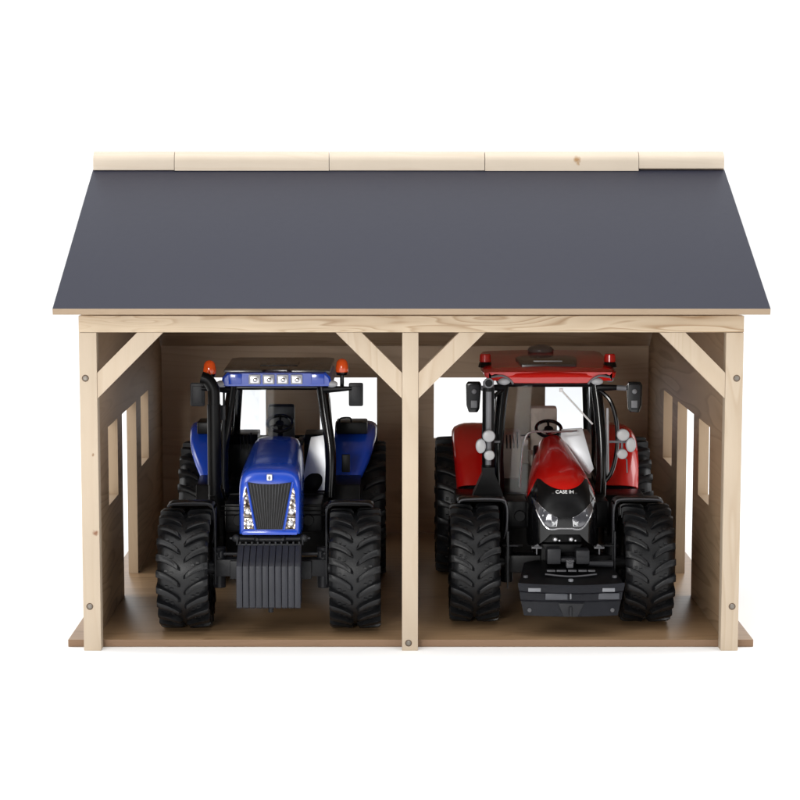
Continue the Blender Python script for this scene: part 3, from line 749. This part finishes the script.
def build_red():
    zf = .6
    T = Tractor('toy_tractor', 'glossy red toy tractor with a black nose mask parked in the right bay', (11.95, 8.0, zf))
    T.root['group'] = 'toy tractors parked in the shed'
    P = T.P
    zc = zf + 4.75
    for s_ in (-1, 1):
        a, b = sorted((s_ * 4.92, s_ * 8.68)) if s_ > 0 else (-8.72, -4.96)
        T.wheel(a, b, 8.05, zc, 4.75, 'dark_grey', 22, .12 if s_ > 0 else .05)
        a, b = sorted((s_ * 5.1, s_ * 9.35))
        T.wheel(a, b, 28.6, zf + 6.1, 6.1, 'dark_grey', 24, .02)
        T.mudguard(s_, 8.05, zc, 5.3, 4.3, 8.2, 'soft_grey')  # soft grey rim tube draws in the guard's edge highlight
        d_ = 0 if s_ > 0 else -.3
        f = T.fender(s_, 'red', 28.4, 6.4, 7.6, 4.4, [(20, 8.0 + d_), (45, 8.2 + d_), (70, 8.3 + d_), (100, 8.3 + d_), (165, 8.3 + d_)], 24, 160, 1.4, 2.1 if s_ > 0 else 1.5)
        m = MB(); m.prism([(17.5, 4), (17, 6.2), (18, 9.2), (20.8, 9.3), (21.5, 4)], 0, *sorted((s_ * 4.5, s_ * 8.0)), .15); P(m, 'step_unit', 'black')
    m = MB(); m.box((-1.6, 6.2, 4.4), (1.6, 31, 8.0), .15); m.box((-2.2, 9, 7.2), (2.2, 17.5, 9.2), .1); m.box((-2.4, 23, 4), (2.4, 32, 9.5), .2)
    P(m, 'chassis', 'black')
    m = MB(); m.box((-4.4, 7.4, 4.6), (4.4, 8.8, 6.0), .1)
    for s_ in (-1, 1):
        m.cyl((s_ * 4.2, 8, 3.8), (s_ * 4.2, 8, 7.0), .5); m.cyl((s_ * 3.9, 8, 5.35), (s_ * 6.0, 8, 5.35), .55)
        m.tube([(s_ * 3.0, 6.9, 6.9), (s_ * 4.6, 6.9, 6.9)], .1, 8)
    P(m, 'front_axle', 'black')
    for s_ in (-1, 1):
        m = MB(); m.box((min(s_ * 4.28, s_ * 4.16), 5.9, 3.6), (max(s_ * 4.28, s_ * 4.16), 6.4, 8.2), .03); m.tube([(s_ * 3.4, 6.2, 7.0), (s_ * 4.3, 6.2, 7.0)], .06, 6)
        P(m, 'mudguard_stay', 'dark_grey')
    m = MB(); m.cyl((-3, 28.6, 6.7), (3, 28.6, 6.7), 1.2); m.cyl((-6, 28.6, 6.7), (6, 28.6, 6.7), .7); P(m, 'rear_axle', 'black')
    # ---- bonnet surface: one smooth body, cut into red bonnet and black nose
    tab = [(4.62, 1.15, 9.55, 8.2, 2.2), (4.72, 1.62, 10.1, 7.7, 2.2), (4.95, 2.02, 10.75, 7.35, 2.3), (5.4, 2.34, 11.4, 7.15, 2.3), (6.1, 2.58, 11.95, 7.05, 2.4), (7.2, 2.70, 12.4, 7.05, 2.4), (9, 2.66, 12.85, 7.1, 2.4), (12, 2.42, 13.4, 7.4, 2.3), (15, 2.0, 13.95, 8, 2.2), (18, 1.45, 14.45, 8.6, 2.2), (18.6, 1.2, 14.3, 8.8, 2.2)]
    ys = [4.62 + (18.6 - 4.62) * ((i / 56) ** 2.0) for i in range(57)]
    rings = []
    cx = .14
    for y in ys:
        a, zt, zb, nn = interp(tab, y)
        rings.append([Vector((x + cx, y, z)) for x, z in superU(a, zt, zb, nn, 60)])
    polys = []
    for A, B in zip(rings, rings[1:]):
        for k in range(len(A) - 1): polys.append([A[k], A[k + 1], B[k + 1], B[k]])
    polys.append([v.copy() for v in rings[0]][::-1])
    # red/black border: red dips to a U at the centre, black ears rise beside it, then border falls along the flank
    def border(p):
        u = abs(p.x - cx)
        if u < 1.95: zb = 11.52 + .72 * (u / 1.95) ** 2.1
        else: zb = 12.24 - (u - 1.95) * 2.0
        zb -= max(0, p.y - 7.5) * .30 if u > 1.2 else max(0, p.y - 6.6) * .2
        return p.z - zb
    redp = clip(polys, border); blk = clip(polys, lambda p: -border(p))
    hood = P(polys_mb(redp, .0, -.08), 'bonnet', 'red', sharp=50)
    nose = P(polys_mb(blk, -.03, -.08), 'nose_mask', 'gloss_black', hood, sharp=50)
    # raised centre shield of the mask (V shape)
    def shield(p):
        u = abs(p.x - cx); return p.z - (9.45 + .32 * u ** 1.8)
    sh = clip(clip(blk, shield), lambda p: 1.95 - abs(p.x - cx))
    sh = clip(sh, lambda p: 8 - p.y)
    P(polys_mb(sh, .05, -.08), 'mask_shield', 'black', nose, sharp=50)
    # headlights
    def mirror(pl): return [[Vector((2 * cx - v.x, v.y, v.z)) for v in q] for q in pl]
    def lampf(p):
        u = p.x - cx
        # band below the shield between u .55 and 2.35
        top = 9.38 + .32 * abs(u) ** 1.8; bot = 8.8 + max(0, u - 1.1) ** 1.9 * 1.2
        return min(top - p.z, p.z - bot, u - .55 - (9.3 - p.z) * .25, 2.42 - u)
    front = clip(blk, lambda p: 8.5 - p.y)
    lp = clip(front, lampf)
    def yfront(x, z):
        best = 99
        for q in front:
            for v in q:
                d = (v.x - x) ** 2 + (v.z - z) ** 2
                if d < best: best = d; yy = v.y
        return yy
    for s_ in (1, -1):
        hl = P(polys_mb(lp if s_ > 0 else mirror(lp), .035, -.08), 'headlight', 'smoked', nose, sharp=50)
        m = MB()
        m.ball((cx + s_ * .95, yfront(cx + s_ * .95, 9.15) - .02, 9.15), (.29, .1, .27)); m.ball((cx + s_ * 1.6, yfront(cx + s_ * 1.6, 9.6), 9.6), (.2, .08, .22))
        P(m, 'lamp', 'lamp_face', hl)
        lo = [(u, 8.84 + max(0, u - 1.1) ** 1.9 * 1.2) for u in (.68, .85, 1.0, 1.2, 1.45, 1.7, 1.9, 2.1)]
        hi = [(u, 9.36 + .32 * u ** 1.8) for u in (2.1, 1.85, 1.6, 1.3, 1.0, .75, .62)]
        loop = [(cx + s_ * u, yfront(cx + s_ * u, z) - .045, z) for u, z in lo + hi]; loop.append(loop[0])
        m = MB(); m.tube(smoothpath(loop, 3), .045, 8); P(m, 'lens_rim', 'silver', hl)
    # silver line under the lamps
    pts = []
    for i in range(-12, 13):
        u = i / 12 * 2.2; au = abs(u)
        z = 8.66 - .07 * max(0, min(1, (au - .5) * 3)) + max(0, au - 1.1) ** 1.9 * 1.2
        pts.append((cx + u, yfront(cx + u, z) - .03, z))
    m = MB(); m.tube(smoothpath(pts, 3), .075, 8); P(m, 'nose_trim', 'silver', nose)
    # badge plate and lettering
    zc_ = 11.36; yb = yfront(cx, zc_)
    rot = Matrix.Rotation(R(52), 3, 'X')
    m = MB(); m.box((cx - .75, -.04, -.15), (cx + .75, .06, .15), .03)
    m.box((cx - 1.0, -.05, -.13), (cx - .8, .04, .13), .03); m.box((cx + .8, -.05, -.13), (cx + 1.0, .04, .13), .03)
    q = Matrix.Rotation(R(-38), 3, 'X')
    for v in m.bm.verts: v.co = q @ v.co + Vector((0, yb - .06, zc_))
    bd = P(m, 'badge', 'gloss_black', nose)
    text_part('CASE IH', .40, (cx, yb - .19, zc_ + .10), Matrix.Rotation(R(52), 3, 'X'), 'white', bd, T.org, 'badge_lettering', .0004)
    # nose bottom + chrome knobs
    m = MB(); m.prism([(-1.6, 7.3), (-1.2, 6.6), (1.2, 6.6), (1.6, 7.3)], 1, 5.3, 7.5, .1); P(m, 'nose_base', 'black', nose)
    for x in (-.5, 1.05 - .3):
        m = MB(); m.ball((x - .1, 4.9, 7.75), (.2, .2, .2)); m.cyl((x - .1, 5.0, 7.75), (x - .1, 5.5, 7.75), .12); m.ball((x + .25, 4.95, 7.65), (.1, .1, .1))
        P(m, 'hose_coupling', 'silver', nose)
    # bonnet-side silver handrail arch behind bonnet
    # front hitch
    m = MB(); m.box((-1.25, 4.2, 5.9), (-.2, 6.2, 7.1), .08); m.box((1.0, 4.2, 5.9), (2.05, 6.2, 7.0), .08); m.box((-.2, 4.6, 6.0), (1.0, 5.5, 6.3), .05)
    m.box((1.1, 4.15, 6.5), (1.95, 4.25, 6.95), .02)
    hitch = P(m, 'front_hitch', 'dark_grey')
    m = MB(); m.box((.2, 3.6, 5.7), (.75, 4.6, 6.35), .1); m.tube([(.2, 3.6, 6.3), (.47, 3.5, 6.15), (.75, 3.6, 6.3)], .1, 8); P(m, 'hitch_hook', 'soft_grey', hitch)
    for s_ in (-1, 1):
        m = MB(); m.box((.4 + s_ * 2.45 - .4, 4.6, 7.05), (.4 + s_ * 2.45 + .4, 5.2, 7.2), .03); m.box((.4 + s_ * 2.45 - .05, 4.6, 6.6), (.4 + s_ * 2.45 + .05, 5.0, 7.1), .02)
        m.prism([(.4 + s_ * 2.2, 7.2), (.4 + s_ * 2.7, 7.2), (.4 + s_ * 2.35, 7.42)], 1, 4.7, 5.0, .02)
        P(m, 'linkage_arm', 'soft_grey', hitch)
    m = MB(); m.cyl((2.0, 4.3, 5.95), (3.9, 4.6, 5.85), .2, .28); P(m, 'hydraulic_cylinder', 'dark_grey', hitch)
    m = MB()
    for a, b in ((-1.35, -.7), (-.6, .15), (.3, .95), (1.1, 1.75), (1.85, 2.4)):
        zz = 5.52; m.box((a, 3.1, zz), (b, 3.5, zz + .12), .03)
    m.tube(smoothpath([(-1.5, 3.0, 5.35), (.5, 2.75, 5.22), (2.5, 3.0, 5.35)], 6), .07, 8)
    P(m, 'hitch_bar', 'soft_grey', hitch)
    # front plate (ballast board)
    cxp = .42
    m = MB()
    rows = [(1.75, 4.93, 4.12, .0), (1.62, 4.72, 4.10, 0), (1.62, 4.35, 4.02, 0), (1.80, 4.2, 3.98, 0), (1.80, 3.62, 3.9, 0), (1.95, 3.45, 3.86, 0), (1.88, 2.36, 3.62, 0), (2.15, 2.28, 3.6, 0)]
    rings = []
    for y, z, a, _ in rows:
        rings.append([Vector((cxp + a * (-1 + 2 * k / 24), y - .28 * (1 - (-1 + 2 * k / 24) ** 2), z - .14 * (1 - (-1 + 2 * k / 24) ** 2) * (1 if z > 4 else .3))) for k in range(25)])
    m.loft(rings, closed=False); bmesh.ops.solidify(m.bm, geom=list(m.bm.faces), thickness=.18)
    pl = P(m, 'front_ballast', 'weight', sharp=20)
    m = MB(); m.prism([(cxp - 4.05, 1.8), (cxp, 1.5), (cxp + 4.05, 1.8), (cxp + 3.4, 5.6), (cxp + 2.6, 6.0), (cxp - 2.6, 6.0), (cxp - 3.4, 5.6)], 2, 4.72, 4.86, .03)
    for v in m.bm.verts: v.co.z += (v.co.y - 1.8) * .24
    P(m, 'ballast_top', 'black', pl)
    for s_ in (-1, 1):
        m = MB(); m.box((cxp + s_ * 2.85 - .48, 1.36, 4.30), (cxp + s_ * 2.85 + .48, 1.6, 4.58), .02); P(m, 'reflector_strip', 'mid_grey', pl)
        m = MB(); m.box((cxp + s_ * (1.15 if s_ < 0 else 2.75) - (.85 if s_ < 0 else .95), 1.47 if s_ < 0 else 1.6, 3.66), (cxp + s_ * (1.15 if s_ < 0 else 2.75) + (.85 if s_ < 0 else .95), 1.85, 4.14), .02); P(m, 'ballast_panel', 'mid_grey' if 0 else 'weight_light', pl)
        m = MB(); m.cyl((cxp + s_ * 3.2, 1.72, 2.78), (cxp + s_ * 3.2, 2.0, 2.78), .17, n=18); P(m, 'ballast_bolt', 'soft_grey', pl); m = MB(); m.cyl((cxp + s_ * 3.45, 2.8, 5.1), (cxp + s_ * 3.45, 2.8, 5.3), .2, n=16)
        P(m, 'ballast_bolt', 'soft_grey', pl)
    m = MB(); m.box((cxp - .12, 1.45, 3.7), (cxp + .0, 1.62, 4.2), .02); m.cyl((cxp, 2.1, 4.95), (cxp, 2.1, 5.15), .2, n=16); P(m, 'locating_pin', 'mid_grey', pl)
    m = MB(); m.prism([(cxp - 1.0, 3.35), (cxp + 1.0, 3.35), (cxp + .5, 2.3), (cxp - .6, 2.3)], 1, 1.55, 1.9, .04); m.cyl((cxp - .05, 1.5, 2.35), (cxp - .05, 1.5, 3.1), .14, n=14); P(m, 'ballast_socket', 'dark_grey', pl)
    # ---- cab
    cc = -.25
    frame = common_cab(T, 3.55, 4.1, 15.7, 18.9, cc, 'tan', 16.3, 'tan', 13.3)
    wiper(T, frame, cc + .9, 18.4, cc + 3.5, 15.6, 15.3, 'white')
    m = MB(); m.tube(smoothpath([(cc - 2.5, 15.2, 10.3), (cc - 2.3, 15.6, 13.0), (cc - 2.0, 15.8, 14.4), (cc - 1.4, 15.8, 14.85), (cc - .2, 15.7, 14.9), (cc + 1.6, 15.7, 14.9), (cc + 2.3, 15.7, 14.95)], 6), .09, 8); P(m, 'cowl_trim', 'silver', frame)
    m = MB(); m.prism([(cc + 1.0, 14.3), (cc + 1.1, 14.95), (cc + 2.8, 15.1), (cc + 3.7, 11.8), (cc + 3.3, 11.3), (cc + 2.3, 12.2)], 1, 16.2, 16.3, .03); tiltp(m, 11.2); P(m, 'cowl_glare_panel', 'screen_glare', frame)  # pale panel added in place of a bright windscreen reflection
    # outward door rails and inner grey bars
    for s_ in (-1, 1):
        m = MB(); m.tube(smoothpath([(cc + s_ * 3.9, 15.3, 18.5), (cc + s_ * 4.9, 14.9, 17.6), (cc + s_ * 5.45, 14.8, 15.8), (cc + s_ * 5.5, 14.8, 13.5), (cc + s_ * 5.1, 14.9, 11.6), (cc + s_ * 4.4, 15.0, 10.6)], 6), .17, 10); P(m, 'grab_rail', 'gloss_black', frame)
        m = MB(); m.tube([(cc + s_ * 4.75, 15.4, 16.9), (cc + s_ * 4.85, 15.2, 11.2)], .1, 8); P(m, 'door_edge', 'light_grey', frame)
    # roof
    def rr(y, ins, zt, zb):
        a = 5.62 - ins
        h = [(0, zb), (3.0, zb), (3.35, zb + .12), (3.9, zb + .62), (4.6, zb + .72), (a - .25, zb + .6), (a, zb + .85), (a - .05, zt - .35), (a - .3, zt - .08), (a - .8, zt), (2.5, zt + .06), (0, zt + .1)]
        L = [(-x, z) for x, z in h[-2:0:-1]]
        return [Vector((cc + x, y + .012 * x * x * (1 if y < 18 else 0), z)) for x, z in h + L]
    m = MB(); m.loft([rr(14.9, .5, 19.55, 19.05), rr(15.05, .3, 19.75, 18.98), rr(15.5, .12, 19.95, 18.95), rr(17, 0, 20.15, 18.95), rr(22, .05, 20.5, 18.95), rr(26.2, .2, 20.7, 19.0), rr(27, .45, 20.5, 19.3)])
    rf = P(m, 'cab_roof', 'red', sharp=40)
    m = MB(); m.prism([(cc - 2.3, 17.0), (cc - 2.6, 20.6), (cc - 2.0, 21.5), (cc + 2.0, 21.5), (cc + 2.6, 20.6), (cc + 2.3, 17.0)], 2, 20.1, 20.42, .15)
    for v in m.bm.verts: v.co.z += max(0, v.co.y - 17) * .075
    ht = P(m, 'roof_hatch', 'roof_dark', rf)
    m = MB(); m.box((cc - 1.2, 18.2, 20.45), (cc + 1.2, 18.34, 20.58), .02); P(m, 'hatch_glint', 'light_grey', ht)  # light grey bar drawn in as a glint on the hatch
    m = MB(); m.ball((cc - .1, 25.2, 20.85), (1.15, 1.0, .5)); m.cyl((cc - .1, 24.4, 20.8), (cc - .1, 24.15, 20.85), .1, n=10); P(m, 'antenna_dome', 'mid_grey_brown', rf)
    for s_ in (-1, 1):
        m = MB(); m.ball((cc + s_ * 3.85, 15.1, 19.15), (.5, .3, .3)); cl = P(m, 'work_light', 'light_grey', rf)
        m = MB(); m.tube(smoothpath([(cc + s_ * 3.1, 15.05, 18.95), (cc + s_ * 3.4, 14.95, 19.3), (cc + s_ * 4.0, 14.95, 19.62), (cc + s_ * 4.9, 15.2, 19.5)], 6), .09, 8); P(m, 'light_bezel', 'mid_grey', cl)
        m = MB(); m.ball((cc + s_ * 4.95, 15.5, 19.35), (.35, .3, .32)); P(m, 'marker_lamp', 'mid_grey', rf)
        x = cc + s_ * 5.25
        m = MB(); m.cyl((x, 18.6, 20.0), (x, 18.6, 20.45), .6, .5); bb = P(m, 'beacon', 'gloss_black')
        m = MB(); m.cyl((x, 18.6, 20.4), (x, 18.6, 21.15), .5, .46, bev=.1); P(m, 'beacon_dome', 'red_lens', bb)
    # mirrors
    for s_ in (-1, 1):
        x = s_ * 6.65 if s_ > 0 else -6.6
        m = MB(); m.tube([(cc + s_ * 3.9, 15.3, 18.6), (s_ * 5.2, 15.0, 18.65), (x - s_ * .4, 15.0, 18.6)], .2, 10, rad=[.32, .22, .16]); arm = P(m, 'mirror_arm', 'black')
        m = MB(); m.tube([(s_ * 5.2, 14.98, 18.65), (s_ * 6.0, 14.95, 18.6)], .22, 10); P(m, 'mirror_sleeve', 'mid_grey', arm)
        m = MB(); o_ = [(x - .62, 18.9), (x - .5, 19.15), (x + .5, 19.15), (x + .66, 18.9), (x + .62, 17.2), (x + .42, 16.6), (x - .3, 16.6), (x - .48, 16.9)]
        if s_ < 0: o_ = [(2 * x - a, z) for a, z in o_]
        m.prism(o_, 1, 14.8, 15.25, .1); mi = P(m, 'mirror', 'gloss_black', arm)
        m = MB()
        oo = [((a - x) * .74 + x, (z - 17.9) * .82 + 17.9) for a, z in o_]; m.prism(oo, 1, 14.74, 14.85, .04); P(m, 'mirror_back', 'dark_grey', mi)
        m = MB(); m.ball((x, 14.74, 18.35), (.2, .06, .2)); m.box((x - .25, 14.7, 17.0), (x + .25, 14.78, 17.6), .03); P(m, 'mirror_boss', 'mid_grey', mi)
        m = MB(); m.box((x - .45, 15.24, 16.9), (x + .45, 15.3, 18.9), 0); P(m, 'mirror_glass', 'silver', mi)
    # exhaust (left) and lamp clusters
    m = MB(); m.tube([(-5.5, 12.7, 9.5), (-5.5, 12.7, 18.9)], .5, 24); ex = P(m, 'exhaust_pipe', 'black')
    m = MB(); m.tube([(-5.5, 12.45, 12.6), (-5.5, 12.45, 18.6)], .3, 20); P(m, 'exhaust_shield', 'mid_grey', ex)  # grey strip down the pipe front stands in for its highlight
    m = MB(); m.cyl((-5.5, 12.9, 19.25), (-5.5, 12.25, 19.3), .42, .42, n=28); m.cyl((-5.5, 12.9, 18.6), (-5.5, 12.9, 19.4), .45); P(m, 'exhaust_elbow', 'mid_grey', ex)
    m = MB(); m.cyl((-5.5, 12.3, 19.3), (-5.5, 12.2, 19.3), .3, n=24); P(m, 'exhaust_mouth', 'black', ex)
    m = MB(); m.loft([[Vector((x, y, z)) for x, y in ((a0, 12.0), (a1, 12.0), (a1, 13.6), (a0, 13.6))] for a0, a1, z in ((-6.9, -4.2, 9.4), (-6.7, -4.3, 10.2), (-6.0, -4.95, 11.8), (-6.0, -5.0, 12.4))])
    P(m, 'exhaust_base', 'black', ex)
    for s_ in (-1, 1):
        m = MB(); m.tube([(s_ * 4.5, 13.4, 14.35), (s_ * 6.2, 13.2, 14.35)], .1, 8); m.tube([(s_ * 5.5, 13.2, 13), (s_ * 5.5, 13.2, 15.2)], .09, 8)
        if s_ > 0: m.tube([(5.5, 13.2, 13.2), (5.9, 13.2, 12.9), (5.95, 13.2, 11.8)], .06, 6)
        br = P(m, 'lamp_bracket', 'mid_grey'); dy = -.75 if s_ < 0 else 0
        for (x, z, rx, rz) in ((5.5, 15.02, .52, .5), (6.15, 14.2, .42, .6), (5.45, 13.45, .44, .42)):
            rings = [[Vector((s_ * x + rx * q_ * math.cos(2 * PI * k / 28), y, z + rz * q_ * math.sin(2 * PI * k / 28))) for k in range(28)] for q_, y in ((.75, 13.0 + dy), (1, 12.75 + dy), (1, 12.5 + dy), (.93, 12.42 + dy))]
            m = MB().loft(rings); wl = P(m, 'work_light', 'light_grey', br)
            rings = [[Vector((s_ * x + rx * q_ * math.cos(2 * PI * k / 28), y, z + rz * q_ * math.sin(2 * PI * k / 28))) for k in range(28)] for q_, y in ((.8, 12.44 + dy), (.78, 12.38 + dy), (.4, 12.34 + dy))]
            P(MB().loft(rings), 'lamp', 'lamp_face', wl)
    for s_ in (-1, 1):
        m = MB()
        m.box((s_ * 3.3 - .9, 11, 7.6), (s_ * 3.3 + .9, 15.0, 9.8), .15); m.cyl((s_ * 3.0, 10.7, 8.6), (s_ * 3.0, 11.2, 8.6), .45)
        P(m, 'engine_block', 'black')
    return T

MAT['soft_grey'] = plastic('soft_grey_plastic', (.06, .06, .066), .35, .1)
MAT['weight_light'] = plastic('ballast_panel_grey', (.045, .048, .058), .4, .2, 900)
MAT['red_dark'] = plastic('dark_red_roof', (.10, .012, .010), .22, 0, coat=.5)
MAT['mid_grey_brown'] = plastic('grey_dome_plastic', (.12, .10, .09), .35, .1)
MAT['lamp_face'] = plastic('lamp_face_plastic', (.50, .51, .52), .3, .3, 500)

build_shed()
build_blue()
build_red()

# ------------------------------------------------------------------ setting
def whitemat():
    m, nt, b = newmat('white_studio_sheet')
    tc = N(nt, 'ShaderNodeTexCoord'); n = N(nt, 'ShaderNodeTexNoise', i_Scale=3.0)
    nt.links.new(tc.outputs['Object'], n.inputs['Vector'])
    rp = ramp(nt, [(.3, (.93, .93, .93)), (.7, (.95, .95, .95))])
    nt.links.new(n.outputs['Fac'], rp.inputs[0]); nt.links.new(rp.outputs[0], b.inputs['Base Color'])
    b.inputs['Roughness'].default_value = .9; b.inputs['Specular IOR Level'].default_value = .1
    return m
MAT['sheet'] = whitemat()
m = MB(); vs = [m.bm.verts.new(p) for p in ((-3000, -1500, 0), (3000, -1500, 0), (3000, 4500, 0), (-3000, 4500, 0))]; m.bm.faces.new(vs)
g = m.obj('ground', 'sheet'); g['kind'] = 'structure'

# ------------------------------------------------------------------ light
w = bpy.data.worlds.new('World'); S.world = w; w.use_nodes = True
nt = w.node_tree; nt.nodes.clear()
out = nt.nodes.new('ShaderNodeOutputWorld'); bg = nt.nodes.new('ShaderNodeBackground')
tc = nt.nodes.new('ShaderNodeTexCoord'); sp = nt.nodes.new('ShaderNodeSeparateXYZ')
nt.links.new(tc.outputs['Generated'], sp.inputs[0])
rp = ramp(nt, [(.0, .14), (.42, .18), (.56, 1.22), (1.0, 1.22)])
mr = nt.nodes.new('ShaderNodeMapRange'); mr.inputs['From Min'].default_value = -1; mr.inputs['From Max'].default_value = 1
sm = nt.nodes.new('ShaderNodeMath'); sm.operation = 'ADD'
nt.links.new(sp.outputs['Y'], sm.inputs[0]); nt.links.new(sp.outputs['Z'], sm.inputs[1])
nt.links.new(sm.outputs[0], mr.inputs['Value']); nt.links.new(mr.outputs[0], rp.inputs[0])
nt.links.new(rp.outputs[0], bg.inputs['Color']); bg.inputs['Strength'].default_value = 1.0
nt.links.new(bg.outputs[0], out.inputs[0])

def area(name, loc, target, sx, sy, power, col=(1, 1, 1)):
    l = bpy.data.lights.new(name, 'AREA'); l.shape = 'RECTANGLE'; l.size = sx; l.size_y = sy; l.energy = power; l.color = col
    o = bpy.data.objects.new(name, l); COL.objects.link(o); o.location = loc
    o.rotation_euler = (Vector(target) - Vector(loc)).to_track_quat('-Z', 'Y').to_euler(); return o
area('key_softbox', (-1.1, -1.9, 1.5), (0, .1, .12), .8, .8, 13, (1, .985, .96))
area('fill_softbox', (1.6, -1.7, 1.3), (0, .1, .12), .8, .8, 7, (1, .99, .98))
area('top_softbox', (0, -.2, 2.2), (0, .1, .1), 1.8, 1.4, 26)
area('front_softbox', (-.6, -2.35, .46), (0, .3, .14), .5, .36, 20, (1, .985, .96))
for s_ in (-1, 1): area('side_softbox', (s_ * 1.9, .4, 1.1), (s_ * .3, .3, .0), .9, .9, 10)

# ------------------------------------------------------------------ camera
cam = bpy.data.cameras.new('camera'); co = bpy.data.objects.new('camera', cam); COL.objects.link(co)
cam.sensor_width = 36; cam.lens = 36 * 2066 / 800; cam.shift_x = 12 / 800; cam.clip_start = .05; cam.clip_end = 200
co.location = (-.0175, -1.5487, .367); co.rotation_euler = (R(90 - 6.41), 0, 0)
S.camera = co

S.render.engine = 'CYCLES'
S.render.resolution_x = 1024; S.render.resolution_y = 1024
S.cycles.max_bounces = 10; S.cycles.transparent_max_bounces = 16
S.view_settings.view_transform = 'Standard'; S.view_settings.look = 'None'; S.view_settings.exposure = 0; S.view_settings.gamma = 1
